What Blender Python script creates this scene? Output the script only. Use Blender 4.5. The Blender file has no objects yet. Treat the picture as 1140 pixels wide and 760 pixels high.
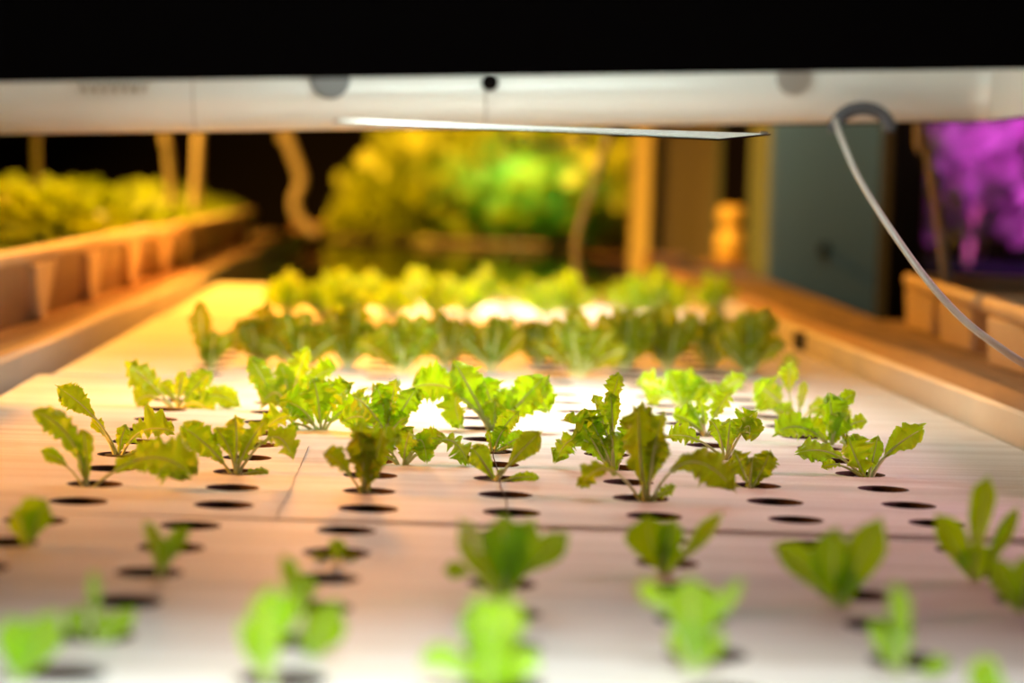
import bpy, bmesh, math, random
from mathutils import Vector, Matrix, noise
C = bpy.data.collections.new('scene'); bpy.context.scene.collection.children.link(C)
PI = math.pi
FPX = 2691.7; CAMH = .28
# ---------------------------------------------------------------- camera
def cam_axes(yaw, pitch, roll):
    f = Vector((math.sin(yaw)*math.cos(pitch), math.cos(yaw)*math.cos(pitch), -math.sin(pitch)))
    r = Vector((math.cos(yaw), -math.sin(yaw), 0)); u = r.cross(f)
    return r*math.cos(roll)+u*math.sin(roll), -r*math.sin(roll)+u*math.cos(roll), f
CR, CU, CF = cam_axes(.053095, .068147, .033207)
CO = Vector((0, 0, CAMH))
cd = bpy.data.cameras.new('camera'); cam = bpy.data.objects.new('camera', cd); C.objects.link(cam)
cam.matrix_world = Matrix(((CR.x, CU.x, -CF.x, 0), (CR.y, CU.y, -CF.y, 0), (CR.z, CU.z, -CF.z, CAMH), (0, 0, 0, 1)))
cd.lens = 85; cd.sensor_width = 36; cd.clip_start = .05; cd.clip_end = 60
cd.dof.use_dof = True; cd.dof.focus_distance = 2.42; cd.dof.aperture_fstop = 2.9
bpy.context.scene.camera = cam
def ray(px, py): return CR*(px-570) - CU*(py-380) + CF*FPX
def on(px, py, z=0.): d = ray(px, py); return CO + d*((z-CAMH)/d.z)
def atY(px, py, Y): d = ray(px, py); return CO + d*(Y/d.y)

# ---------------------------------------------------------------- materials
MATS = {}
def nmat(name):
    m = bpy.data.materials.new(name); m.use_nodes = True; nt = m.node_tree
    b = nt.nodes['Principled BSDF']; MATS[name] = m
    return m, nt, b
def mat(name, col, rough=.6, metal=0., col2=None, scale=(8, 8, 8), detail=4, bump=0., bscale=60, spec=.5, thresh=(.35, .65)):
    m, nt, b = nmat(name)
    N = nt.nodes.new; L = nt.links.new
    b.inputs['Roughness'].default_value = rough; b.inputs['Metallic'].default_value = metal
    b.inputs['Base Color'].default_value = (*col, 1); b.inputs['Specular IOR Level'].default_value = spec
    tc = N('ShaderNodeTexCoord')
    if col2 is not None:
        mp = N('ShaderNodeMapping'); mp.inputs['Scale'].default_value = scale; L(tc.outputs['Object'], mp.inputs[0])
        nz = N('ShaderNodeTexNoise'); nz.inputs['Scale'].default_value = 1; nz.inputs['Detail'].default_value = detail; L(mp.outputs[0], nz.inputs[0])
        cr = N('ShaderNodeValToRGB'); cr.color_ramp.elements[0].color = (*col, 1); cr.color_ramp.elements[1].color = (*col2, 1)
        cr.color_ramp.elements[0].position = thresh[0]; cr.color_ramp.elements[1].position = thresh[1]
        L(nz.outputs[0], cr.inputs[0]); L(cr.outputs[0], b.inputs['Base Color'])
    if bump:
        n2 = N('ShaderNodeTexNoise'); n2.inputs['Scale'].default_value = bscale; n2.inputs['Detail'].default_value = 5; L(tc.outputs['Object'], n2.inputs[0])
        bp = N('ShaderNodeBump'); bp.inputs['Strength'].default_value = bump; bp.inputs['Distance'].default_value = .004
        L(n2.outputs[0], bp.inputs['Height']); L(bp.outputs[0], b.inputs['Normal'])
    return m
def leafmat(name, c1, c2, rib=(.5, .62, .2), trans=.5, vein=1.0, rough=.38):
    m, nt, b = nmat(name); N = nt.nodes.new; L = nt.links.new
    uv = N('ShaderNodeUVMap'); sep = N('ShaderNodeSeparateXYZ'); L(uv.outputs[0], sep.inputs[0])
    def M(op, a, bb=None, clamp=False):
        n = N('ShaderNodeMath'); n.operation = op; n.use_clamp = clamp
        for i, v in enumerate((a, bb)):
            if v is None: continue
            if isinstance(v, (int, float)): n.inputs[i].default_value = v
            else: L(v, n.inputs[i])
        return n.outputs[0]
    au = M('ABSOLUTE', sep.outputs[0])
    oi = N('ShaderNodeObjectInfo')
    tc = N('ShaderNodeTexCoord')
    nz = N('ShaderNodeTexNoise'); nz.inputs['Scale'].default_value = 45; nz.inputs['Detail'].default_value = 3; L(tc.outputs['Object'], nz.inputs[0])
    mix = N('ShaderNodeMix'); mix.data_type = 'RGBA'; mix.inputs[6].default_value = (*c1, 1); mix.inputs[7].default_value = (*c2, 1)
    f = M('ADD', M('MULTIPLY', nz.outputs[0], .9), M('MULTIPLY', oi.outputs['Random'], .7)); f = M('SUBTRACT', f, .3, True)
    L(f, mix.inputs[0])
    # side veins: stripes of v - k|u|, fading from the midrib
    ph = M('SUBTRACT', M('MULTIPLY', sep.outputs[1], 9.), M('MULTIPLY', au, 2.6))
    s = M('ABSOLUTE', M('SINE', M('MULTIPLY', ph, PI)))
    side = M('SUBTRACT', 1., M('MULTIPLY', s, 5.), True)
    side = M('MULTIPLY', side, .6)
    mid = M('SUBTRACT', 1., M('MULTIPLY', au, 9.), True)
    v = M('MAXIMUM', side, mid)
    mx2 = N('ShaderNodeMix'); mx2.data_type = 'RGBA'; L(M('MULTIPLY', v, .75*vein), mx2.inputs[0]); L(mix.outputs[2], mx2.inputs[6]); mx2.inputs[7].default_value = (*rib, 1)
    L(mx2.outputs[2], b.inputs['Base Color']); b.inputs['Roughness'].default_value = rough
    n2 = N('ShaderNodeTexNoise'); n2.inputs['Scale'].default_value = 170; L(tc.outputs['Object'], n2.inputs[0])
    h = M('ADD', M('MULTIPLY', v, -.8), n2.outputs[0])
    bp = N('ShaderNodeBump'); bp.inputs['Strength'].default_value = .55; bp.inputs['Distance'].default_value = .0015; L(h, bp.inputs['Height']); L(bp.outputs[0], b.inputs['Normal'])
    tr = N('ShaderNodeBsdfTranslucent'); L(bp.outputs[0], tr.inputs['Normal'])
    hs = N('ShaderNodeHueSaturation'); hs.inputs['Saturation'].default_value = 1.15; hs.inputs['Value'].default_value = 1.25; L(mx2.outputs[2], hs.inputs['Color']); L(hs.outputs[0], tr.inputs[0])
    ms = N('ShaderNodeMixShader'); ms.inputs[0].default_value = trans; L(b.outputs[0], ms.inputs[1]); L(tr.outputs[0], ms.inputs[2])
    L(ms.outputs[0], nt.nodes['Material Output'].inputs[0])
    return m
def emit(name, col, s):
    m, nt, b = nmat(name)
    b.inputs['Base Color'].default_value = (*col, 1); b.inputs['Emission Color'].default_value = (*col, 1); b.inputs['Emission Strength'].default_value = s
    return m

M_frill = leafmat('lettuce_frilly_leaf', (.58, .74, .05), (.36, .60, .05), trans=.55, rough=.3)
M_smooth = leafmat('lettuce_smooth_leaf', (.48, .78, .02), (.30, .60, .012), rib=(.55, .66, .08), trans=.5, vein=.7)
M_olive = leafmat('lettuce_olive_leaf', (.36, .54, .02), (.38, .42, .02), rib=(.5, .46, .08), trans=.5, vein=.7)  # darker leaf copy; shade of the backlit plants put into its colour
M_bush = leafmat('bushy_leaf', (.42, .52, .05), (.28, .40, .04), rib=(.35, .5, .1), trans=.35, vein=.4)
M_waxy = leafmat('waxy_leaf', (.34, .36, .30), (.20, .24, .18), rib=(.45, .5, .4), trans=.3, vein=.4)
M_stem = mat('pale_stem', (.78, .84, .46), .4, col2=(.60, .74, .28), scale=(40, 40, 40))
M_plug = mat('root_plug_rockwool', (.10, .09, .03), .95, col2=(.05, .03, .015), scale=(90, 90, 90), bump=.6, bscale=300)
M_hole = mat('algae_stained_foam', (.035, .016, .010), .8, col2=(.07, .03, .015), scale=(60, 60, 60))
M_steel = mat('brushed_metal', (.62, .62, .60), .3, 1.)
M_black = mat('black_painted_steel', (.003, .002, .0022), .8, spec=.05)
M_white = mat('satin_reflector', (.80, .83, .82), .32, .15, col2=(.76, .79, .78), scale=(1, 6, 6))
M_wood = mat('rail_timber', (.40, .20, .075), .7, col2=(.26, .13, .055), scale=(30, 2.5, 30), bump=.4, bscale=90)
M_dust = mat('dusty_timber', (.34, .22, .13), .85, col2=(.19, .12, .075), scale=(25, 6, 25), bump=.6, bscale=140)
M_liner = mat('pond_liner', (.60, .56, .48), .55, col2=(.48, .43, .36), scale=(9, 3, 9), bump=.3, bscale=30)
M_liner_shade = mat('grey_shaded_liner', (.40, .39, .37), .6, col2=(.30, .29, .28), scale=(9, 3, 9), bump=.3, bscale=30)  # shaded copy of the pond liner, shade of the left rail put into colour
M_tub = mat('trough_plastic', (.62, .44, .28), .55, col2=(.50, .33, .19), scale=(7, 4, 5), bump=.15, bscale=20)
M_cable = mat('grey_cable_jacket', (.42, .40, .38), .35)
M_rope = mat('hose_rubber', (.50, .42, .34), .55)
M_col = mat('painted_column', (.21, .28, .245), .6, col2=(.18, .24, .21), scale=(2, 2, 2))
M_panel = mat('grey_board', (.24, .21, .19), .7)
M_dark = mat('dark_painted_steel', (.02, .022, .04), .9, spec=.1)
M_soil = mat('dark_substrate', (.06, .045, .03), .95)
M_wall = mat('dark_wall', (.004, .003, .006), .9)
M_floor = mat('dark_concrete', (.05, .045, .04), .8, col2=(.03, .03, .03), scale=(1, 1, 1))
M_post = mat('yellow_paint', (.85, .70, .30), .5)
M_jug = mat('amber_plastic', (.90, .66, .25), .35)
M_rubber = mat('black_rubber', (.08, .09, .11), .5)

# foam raft: off-white, faint cross-bed grain, a few stains
def foam():
    m, nt, b = nmat('foam_raft'); N = nt.nodes.new; L = nt.links.new
    tc = N('ShaderNodeTexCoord')
    def nz(scale, sc=1., det=4):
        mp = N('ShaderNodeMapping'); mp.inputs['Scale'].default_value = scale; L(tc.outputs['Object'], mp.inputs[0])
        n = N('ShaderNodeTexNoise'); n.inputs['Scale'].default_value = sc; n.inputs['Detail'].default_value = det; L(mp.outputs[0], n.inputs[0]); return n.outputs[0]
    def ramp(f, stops):
        r = N('ShaderNodeValToRGB'); L(f, r.inputs[0]); e = r.color_ramp.elements
        e[0].position, e[0].color = stops[0][0], (*stops[0][1], 1); e[1].position, e[1].color = stops[1][0], (*stops[1][1], 1); return r.outputs[0]
    a = ramp(nz((1.6, 26, 1), 1., 5), ((.38, (.70, .655, .60)), (.58, (.83, .80, .76))))
    s = ramp(nz((5, 9, 1), 1., 3), ((.62, (1, 1, 1)), (.80, (.80, .70, .60))))
    mx = N('ShaderNodeMix'); mx.data_type = 'RGBA'; mx.blend_type = 'MULTIPLY'; mx.inputs[0].default_value = 1; L(a, mx.inputs[6]); L(s, mx.inputs[7])
    g = ramp(nz((300, 300, 300), 1., 1), ((.3, (.93, .93, .93)), (.7, (1, 1, 1))))
    m2 = N('ShaderNodeMix'); m2.data_type = 'RGBA'; m2.blend_type = 'MULTIPLY'; m2.inputs[0].default_value = 1; L(mx.outputs[2], m2.inputs[6]); L(g, m2.inputs[7])
    L(m2.outputs[2], b.inputs['Base Color']); b.inputs['Roughness'].default_value = .5; b.inputs['Specular IOR Level'].default_value = .35
    bp = N('ShaderNodeBump'); bp.inputs['Strength'].default_value = .35; bp.inputs['Distance'].default_value = .002
    L(nz((4, 60, 4), 1., 4), bp.inputs['Height']); L(bp.outputs[0], b.inputs['Normal'])
    return m
M_foam = foam()
def water():
    m, nt, b = nmat('tank_water'); b.inputs['Base Color'].default_value = (.012, .02, .008, 1); b.inputs['Roughness'].default_value = .06
    b.inputs['IOR'].default_value = 1.33
    tc = nt.nodes.new('ShaderNodeTexCoord'); n = nt.nodes.new('ShaderNodeTexNoise'); n.inputs['Scale'].default_value = 9
    nt.links.new(tc.outputs['Object'], n.inputs[0]); bp = nt.nodes.new('ShaderNodeBump'); bp.inputs['Strength'].default_value = .15; bp.inputs['Distance'].default_value = .01
    nt.links.new(n.outputs[0], bp.inputs['Height']); nt.links.new(bp.outputs[0], b.inputs['Normal'])
    return m
M_water = water()

# ---------------------------------------------------------------- helpers
def tag(o, label=None, cat=None, group=None, kind=None):
    if label: o['label'] = label
    if cat: o['category'] = cat
    if group: o['group'] = group
    if kind: o['kind'] = kind
    return o
def empty(name, loc, label=None, cat=None, group=None):
    o = bpy.data.objects.new(name, None); C.objects.link(o); o.location = loc; o.empty_display_size = .02
    return tag(o, label, cat, group)
def obj(name, bm, mats, parent=None, smooth=False):
    me = bpy.data.meshes.new(name); bm.normal_update(); bm.to_mesh(me); bm.free()
    o = bpy.data.objects.new(name, me); C.objects.link(o)
    for m in (mats if isinstance(mats, (list, tuple)) else [mats]): me.materials.append(m)
    if smooth:
        for p in me.polygons: p.use_smooth = True
    if parent is not None: o.parent = parent
    return o
def box(bm, lo, hi, bev=0., mi=0):
    r = bmesh.ops.create_cube(bm, size=1)
    c = [(a+b)/2 for a, b in zip(lo, hi)]; s = [b-a for a, b in zip(lo, hi)]
    for v in r['verts']: v.co = Vector((v.co.x*s[0]+c[0], v.co.y*s[1]+c[1], v.co.z*s[2]+c[2]))
    fs = list({f for v in r['verts'] for f in v.link_faces})
    for f in fs: f.material_index = mi
    if bev:
        bmesh.ops.bevel(bm, geom=list({e for v in r['verts'] for e in v.link_edges}), offset=bev, segments=2, affect='EDGES', profile=.5)
    return bm
def BX(lo, hi, bev=0.): return box(bmesh.new(), lo, hi, bev)
def smoothpath(pts, n=8):
    P = [Vector(p) for p in pts]
    if len(P) < 3:
        return P
    out = []
    for i in range(len(P)-1):
        p0, p1, p2, p3 = P[max(i-1, 0)], P[i], P[i+1], P[min(i+2, len(P)-1)]
        for k in range(n):
            t = k/n
            out.append(.5*((2*p1)+(p2-p0)*t+(2*p0-5*p1+4*p2-p3)*t*t+(3*p1-p0-3*p2+p3)*t**3))
    out.append(P[-1]); return out
def tube(bm, path, r, seg=8, mi=0, cap=True):
    n = len(path); rings = []; ref = Vector((.13, .37, .91)).normalized()
    for i, p in enumerate(path):
        t = (path[min(i+1, n-1)]-path[max(i-1, 0)]).normalized()
        a = t.cross(ref)
        if a.length < .05: a = t.cross(Vector((1, 0, 0)))
        a.normalize(); b = t.cross(a); rr = r(i/(n-1)) if callable(r) else r
        rings.append([bm.verts.new(p+(a*math.cos(2*PI*k/seg)+b*math.sin(2*PI*k/seg))*rr) for k in range(seg)])
    for i in range(n-1):
        for k in range(seg):
            f = bm.faces.new((rings[i][k], rings[i][(k+1) % seg], rings[i+1][(k+1) % seg], rings[i+1][k])); f.material_index = mi; f.smooth = True
    if cap:
        for q in (rings[0][::-1], rings[-1]):
            f = bm.faces.new(q); f.material_index = mi
    return bm
def lathe(bm, prof, c, seg=24, mi=0):
    rings = [[bm.verts.new((c[0]+r*math.cos(2*PI*k/seg), c[1]+r*math.sin(2*PI*k/seg), c[2]+z)) for k in range(seg)] for r, z in prof]
    for i in range(len(rings)-1):
        for k in range(seg):
            f = bm.faces.new((rings[i][k], rings[i][(k+1) % seg], rings[i+1][(k+1) % seg], rings[i+1][k])); f.smooth = True; f.material_index = mi
    bm.faces.new(rings[0][::-1]); bm.faces.new(rings[-1]); return bm
def prism(bm, poly, axis_pts, mis=None):
    """sweep a cross-section polygon (list of per-station vertex lists)"""
    rings = [[bm.verts.new(p) for p in st] for st in axis_pts]
    n = len(rings[0])
    for i in range(len(rings)-1):
        for k in range(n):
            f = bm.faces.new((rings[i][k], rings[i][(k+1) % n], rings[i+1][(k+1) % n], rings[i+1][k]))
            if mis: f.material_index = mis[k]
    bm.faces.new(rings[0][::-1]); bm.faces.new(rings[-1])
    bmesh.ops.recalc_face_normals(bm, faces=bm.faces[:])
    return bm
def copy_tree(o, parent=None):
    c = o.copy(); C.objects.link(c)
    if parent is not None: c.parent = parent
    for ch in list(o.children): copy_tree(ch, c)
    return c

# ---------------------------------------------------------------- room
def struct(name, bm, m): return tag(obj(name, bm, m), kind='structure')
RX0, RX1, RY0, RY1, RZ0, RZ1 = -4., 4.5, -2., 15., -.75, 2.4
struct('floor', BX((RX0, RY0, RZ0-.1), (RX1, RY1, RZ0)), M_floor)
struct('ceiling', BX((RX0, RY0, RZ1), (RX1, RY1, RZ1+.1)), M_wall)
struct('wall_left', BX((RX0-.1, RY0, RZ0), (RX0, RY1, RZ1)), M_wall)
struct('wall_right', BX((RX1, RY0, RZ0), (RX1+.1, RY1, RZ1)), M_wall)
struct('wall_back', BX((RX0, RY1, RZ0), (RX1, RY1+.1, RZ1)), M_wall)
struct('wall_front', BX((RX0, RY0-.1, RZ0), (RX1, RY0, RZ1)), M_wall)

# ---------------------------------------------------------------- grow bed
WZ = -.022
def lx(y): return -.462 + (y-2.9)*.018         # inner face of left rail
def rx(y): return .716
bed = empty('grow_bed', (.13, 5, RZ0), 'long timber grow bed lined in pale sheeting that carries the white rafts', 'grow bed')
def par(o, p): o.parent = p; o.matrix_parent_inverse = Matrix.Translation(-Vector(p.location)); return o
YN = .35
ys = [YN, 2, 3, 4.5, 6.5, 8.3, 10.2]
def sec_left(y):
    w = lx(y); j = .0022*math.sin(y*5)
    return [(w, y, -.10), (w-.006, y, .030), (w-.010, y, .036+j), (w-.016, y, .040+j), (w-.050, y, .040+j), (w-.056, y, .034), (w-.056, y, -.10)]
yy = [YN+(10.2-YN)*k/60 for k in range(61)]
par(obj('left_rail', prism(bmesh.new(), None, [sec_left(y) for y in yy], [0, 0, 1, 1, 2, 1, 1]), [M_liner_shade, M_wood, M_dust]), bed)
def outx(y):
    if y < 4.4: return .817+(y-3.03)*.0735
    return .918+(y-4.4)*.037
def sec_right(y):
    w = rx(y); j = .0025*math.sin(y*4.3)
    o = outx(y)
    return [(w, y, -.10), (w+.003, y, .030), (w+.008, y, .034), (w+.036, y, .046+j), (w+.046, y, .044+j), (o, y, .036), (o, y, -.10)]
yr = [YN+(6.5-YN)*k/50 for k in range(51)]
par(obj('right_rail', prism(bmesh.new(), None, [sec_right(y) for y in yr], [0, 0, 1, 1, 2, 2, 1]), [M_liner, M_wood, M_dust]), bed)
b_ = bmesh.new(); box(b_, (.70, 6.42, -.1), (.80, 6.56, .085), .006); box(b_, (.80, 6.42, -.1), (.98, 6.56, .06), .006)
par(obj('corner_block', b_, M_wood), bed)
par(obj('corner_block', BX((-.40, 10.1, -.1), (-.26, 10.3, .05), .008), M_wood), bed)
par(obj('bed_base', BX((-.5, YN, -.16), (.79, 10.2, -.10)), M_wood), bed)
par(obj('end_board', BX((-.5, YN-.04, -.16), (.9, YN, .03), .004), M_wood), bed)
par(obj('far_end_board', BX((-.26, 10.2, -.16), (.755, 10.28, -.012), .004), M_dark), bed)
par(obj('far_side_board', BX((.717, 6.57, -.16), (.755, 10.2, -.008), .004), M_dark), bed)
for x in (-.5, .8):
    for y in (.6, 3.4, 6.3, 9.9):
        par(obj('leg', BX((x, y, RZ0), (x+.09, y+.09, -.16), .004), M_wood), bed)
wb = bmesh.new()
vs = [wb.verts.new(p) for p in ((lx(YN), YN, WZ), (.715, YN, WZ), (.715, 10.2, WZ), (lx(10.2), 10.2, WZ))]
wb.faces.new(vs); r_ = bmesh.ops.extrude_face_region(wb, geom=wb.faces[:]); bmesh.ops.translate(wb, vec=(0, 0, -.07), verts=[v for v in r_['geom'] if isinstance(v, bmesh.types.BMVert)])
bmesh.ops.recalc_face_normals(wb, faces=wb.faces[:])
tag(obj('tank_water', wb, M_water), 'dark green still water filling the grow bed under the rafts', 'water', kind='stuff')

# ---------------------------------------------------------------- rafts
HR = .0235
def raft(x0, x1, y0, y1, cols, rows, label, loc=(0, 0, 0), rz=0., skew=0.):
    """foam board with a round hole at every (col,row)"""
    bm = bmesh.new(); S = 6; T = -.030
    def bounds(a, lo, hi):
        return [lo]+[(p+q)/2 for p, q in zip(a, a[1:])]+[hi]
    d = (cols[1]-cols[0])/2; bxs = [cols[0]-d]+[(p+q)/2 for p, q in zip(cols, cols[1:])]+[cols[-1]+d]
    d = (rows[1]-rows[0])/2; lo_y = max(y0, rows[0]-d); hi_y = min(y1, rows[-1]+d)
    bys = [lo_y]+[(p+q)/2 for p, q in zip(rows, rows[1:])]+[hi_y]
    def quad(a, b, c, d_): bm.faces.new([bm.verts.new(p) for p in (a, b, c, d_)])
    for i, cx in enumerate(cols):
        for j, cy in enumerate(rows):
            xa, xb, ya, yb = bxs[i], bxs[i+1], bys[j], bys[j+1]
            per = []
            for k in range(S): per.append((xa+(xb-xa)*k/S, ya))
            for k in range(S): per.append((xb, ya+(yb-ya)*k/S))
            for k in range(S): per.append((xb-(xb-xa)*k/S, yb))
            for k in range(S): per.append((xa, yb-(yb-ya)*k/S))
            n = 4*S; po = [bm.verts.new((x, y, 0)) for x, y in per]; rr = HR*(1+.04*math.sin(i*7.3+j*3.1))
            def ring(r, z): return [bm.verts.new((cx+r*math.cos(-PI*.75+2*PI*k/n), cy+r*math.sin(-PI*.75+2*PI*k/n), z)) for k in range(n)]
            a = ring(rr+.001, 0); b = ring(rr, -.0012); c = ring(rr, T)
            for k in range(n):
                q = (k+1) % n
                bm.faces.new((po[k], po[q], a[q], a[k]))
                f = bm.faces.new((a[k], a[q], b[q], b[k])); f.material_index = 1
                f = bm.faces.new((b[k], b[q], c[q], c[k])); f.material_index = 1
    # plain margins
    B = bxs[0], bxs[-1], bys[0], bys[-1]
    def strip(xa, xb, ya, yb):
        if xb-xa > 1e-4 and yb-ya > 1e-4: quad((xa, ya, 0), (xb, ya, 0), (xb, yb, 0), (xa, yb, 0))
    strip(x0, B[0], y0, y1); strip(B[1], x1, y0, y1); strip(B[0], B[1], y0, B[2]); strip(B[0], B[1], B[3], y1)
    e = .004  # chamfered sides
    for (p, q, nx, ny) in (((x0, y0), (x1, y0), 0, -1), ((x1, y0), (x1, y1), 1, 0), ((x1, y1), (x0, y1), 0, 1), ((x0, y1), (x0, y0), -1, 0)):
        tx, ty = (q[0]-p[0]), (q[1]-p[1]); l = math.hypot(tx, ty); tx, ty = tx/l*e, ty/l*e
        A, B2 = (p[0], p[1], 0), (q[0], q[1], 0)
        Cc, D = (q[0]+nx*e+tx, q[1]+ny*e+ty, -e), (p[0]+nx*e-tx, p[1]+ny*e-ty, -e)
        quad(B2, A, D, Cc); quad(Cc, D, (D[0], D[1], T), (Cc[0], Cc[1], T))
    bmesh.ops.remove_doubles(bm, verts=bm.verts, dist=1e-5)
    for v in bm.verts: v.co.x += skew*(v.co.y-y0)
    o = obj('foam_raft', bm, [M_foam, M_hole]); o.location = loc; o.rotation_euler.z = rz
    return tag(o, label, 'raft', 'white foam rafts floating in the grow bed')
COLS = [-.2485+.11984*k for k in range(7)]
ROW2 = [2.0039+.11114*k for k in range(11)]
raft(-.452, .700, 1.935, 3.190, COLS, ROW2, 'white foam raft in the middle of the bed, carrying the sharply seen row of lettuces')
ROW3 = [3.283+.11114*k for k in range(11)]
raft(-.434, .700, 3.208, 4.462, [c+.006 for c in COLS], ROW3, 'white foam raft behind the bright lettuces, carrying the dark olive row', skew=.012)
ROW4 = [4.545+.11114*k for k in range(11)]
raft(-.412, .690, 4.476, 5.80, [c+.018 for c in COLS], ROW4, 'farthest white foam raft, ending at the dark open water', skew=.012)
# nearest raft, turned a little in the tank
RA = .045
c0 = Vector((.105, 1.895, 0))
NC = [-.372+.1215*k for k in range(7)]; NR = [-1.26+.1125*k for k in range(12)]
raft(-.555, .555, -1.29, .018, NC, NR, 'nearest white foam raft, turned slightly askew, blurred at the bottom of the picture', loc=c0, rz=-RA)

# dark hairline cracks / a thread lying on the middle raft
def strand(pts, r, name, label, cat, m):
    p = smoothpath([on(x, y, z) for x, y, z in pts], 6)
    for i, v in enumerate(p): p[i] = v+Vector((noise.noise(v*140)*.0012, noise.noise(v*140+Vector((5, 0, 0)))*.002, 0))
    return tag(obj(name, tube(bmesh.new(), p, r, 6), m), label, cat)
M_thread = mat('dark_thread', (.05, .03, .02), .8)
strand([(546, 474, .001), (551, 490, .001), (549, 505, .001), (553, 520, .0012), (557, 540, .001), (562, 552, .0012), (565, 566, .001), (566, 578, .001)], .0006, 'thread', 'thin dark thread lying across the holes left of the middle lettuces', 'thread', M_thread)
strand([(344, 497, .0004), (338, 510, .0004), (330, 528, .0004), (320, 552, .0004), (312, 566, .0004), (308, 577, .0004)], .00028, 'thread', 'faint dark thread lying on bare foam between two rows of holes', 'thread', M_thread)

# small loose plug on raft
pp = on(895, 389)
bm = bmesh.new(); bmesh.ops.create_cone(bm, cap_ends=True, segments=20, radius1=.018, radius2=.020, depth=.030)
bmesh.ops.bevel(bm, geom=[e for e in bm.edges if abs(e.verts[0].co.z-e.verts[1].co.z) < 1e-4], offset=.002, segments=2, affect='EDGES')
bmesh.ops.translate(bm, vec=(0, 0, .015), verts=bm.verts)
o = obj('growing_plug', bm, M_plug); o.location = pp; tag(o, 'small dark growing plug left on the raft by the right rail', 'plug')

# ---------------------------------------------------------------- leaves
def leaf_mesh(P0, P1, P2, width, kind, seed, face=Vector((0, -1, .35)), roll=0., cup=.15, pet=.25, fr=1., P3=None, pr=.0016):
    """midrib: bezier P0-P1-P2(-P3); blade grows either side"""
    rnd = random.Random(seed); bm = bmesh.new(); uvl = bm.loops.layers.uv.new('UVMap')
    nv, nu = (52, 16) if kind == 'frill' else (22, 10)
    def B(t):
        if P3 is None: return P0*(1-t)**2+P1*2*t*(1-t)+P2*t*t
        return P0*(1-t)**3+P1*3*t*(1-t)**2+P2*3*t*t*(1-t)+P3*t**3
    L = sum((B((k+1)/20)-B(k/20)).length for k in range(20))
    off = rnd.random()*50; grid = []
    for j in range(nv+1):
        v = j/nv; t = pet+(1-pet)*v; c = B(t); T = (B(min(t+.02, 1))-B(max(t-.02, 0))).normalized()
        s = T.cross(face); s.normalize(); n = s.cross(T).normalized()
        a = roll+rnd.uniform(-.0, .0); s2 = s*math.cos(a)+n*math.sin(a); n2 = -s*math.sin(a)+n*math.cos(a)
        if kind == 'frill':
            w = (math.sin(PI*min(1, v**1.25*.95+.04))**.6)*(.36+.74*v)
        elif kind == 'lobe':
            w = math.sin(PI*(v*.94+.04))**.9*(.45+.6*v)
        elif kind == 'narrow':
            w = math.sin(PI*(v*.95+.03))**.8*.8
        else:
            w = math.sin(PI*(v**1.25*.95+.03))**.8*(.6+.45*v)
        row = []
        for i in range(nu+1):
            u = -1+2*i/nu; au = abs(u); sg = 1 if u > 0 else -1
            ww = w*width/2
            if kind == 'frill':
                lob = 1+fr*(.22*noise.noise(Vector((v*7+off, sg*3, 0)))+.32*noise.noise(Vector((v*19+off, sg*5, 1)))+.34*noise.noise(Vector((v*41+off, sg*9, 2))))*au**3
                z = fr*(.34*noise.noise(Vector((v*6.5+off, sg*4, 8)))+.15*math.sin(v*30+off+sg*1.3+au*1.5+2*noise.noise(Vector((v*9, sg, off))))*(.4+v))*width*au**1.9*.85
                z += .16*width*noise.noise(c*60+Vector((u*1.5, 0, off)))*au**.5
            else:
                lob = 1+.05*noise.noise(Vector((v*6+off, sg*3, 0)))*au
                z = .05*width*noise.noise(Vector((v*4+off, u*2, 1)))*au
            tipcut = (1-.0*au)
            p = c+s2*(u*ww*lob)+n2*(cup*ww*au*au*2+z)
            if kind == 'frill' and v > .7: p += T*(noise.noise(Vector((u*5+off, 4, 4)))*.34*width*(v-.7)*3.3)
            if v > .6: p -= T*(au**2)*width*.22*(v-.6)*1.2
            row.append(bm.verts.new(p))
        grid.append(row)
    for j in range(nv):
        for i in range(nu):
            f = bm.faces.new((grid[j][i], grid[j][i+1], grid[j+1][i+1], grid[j+1][i])); f.smooth = True
            for lp, (a, b) in zip(f.loops, ((i, j), (i+1, j), (i+1, j+1), (i, j+1))): lp[uvl].uv = (-1+2*a/nu, b/nv)
    path = [B(k/16*.93) for k in range(17)]
    tube(bm, path, lambda q: pr*(1.0-.85*q), 6, 1)
    return bm
SEED = [100]
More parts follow.
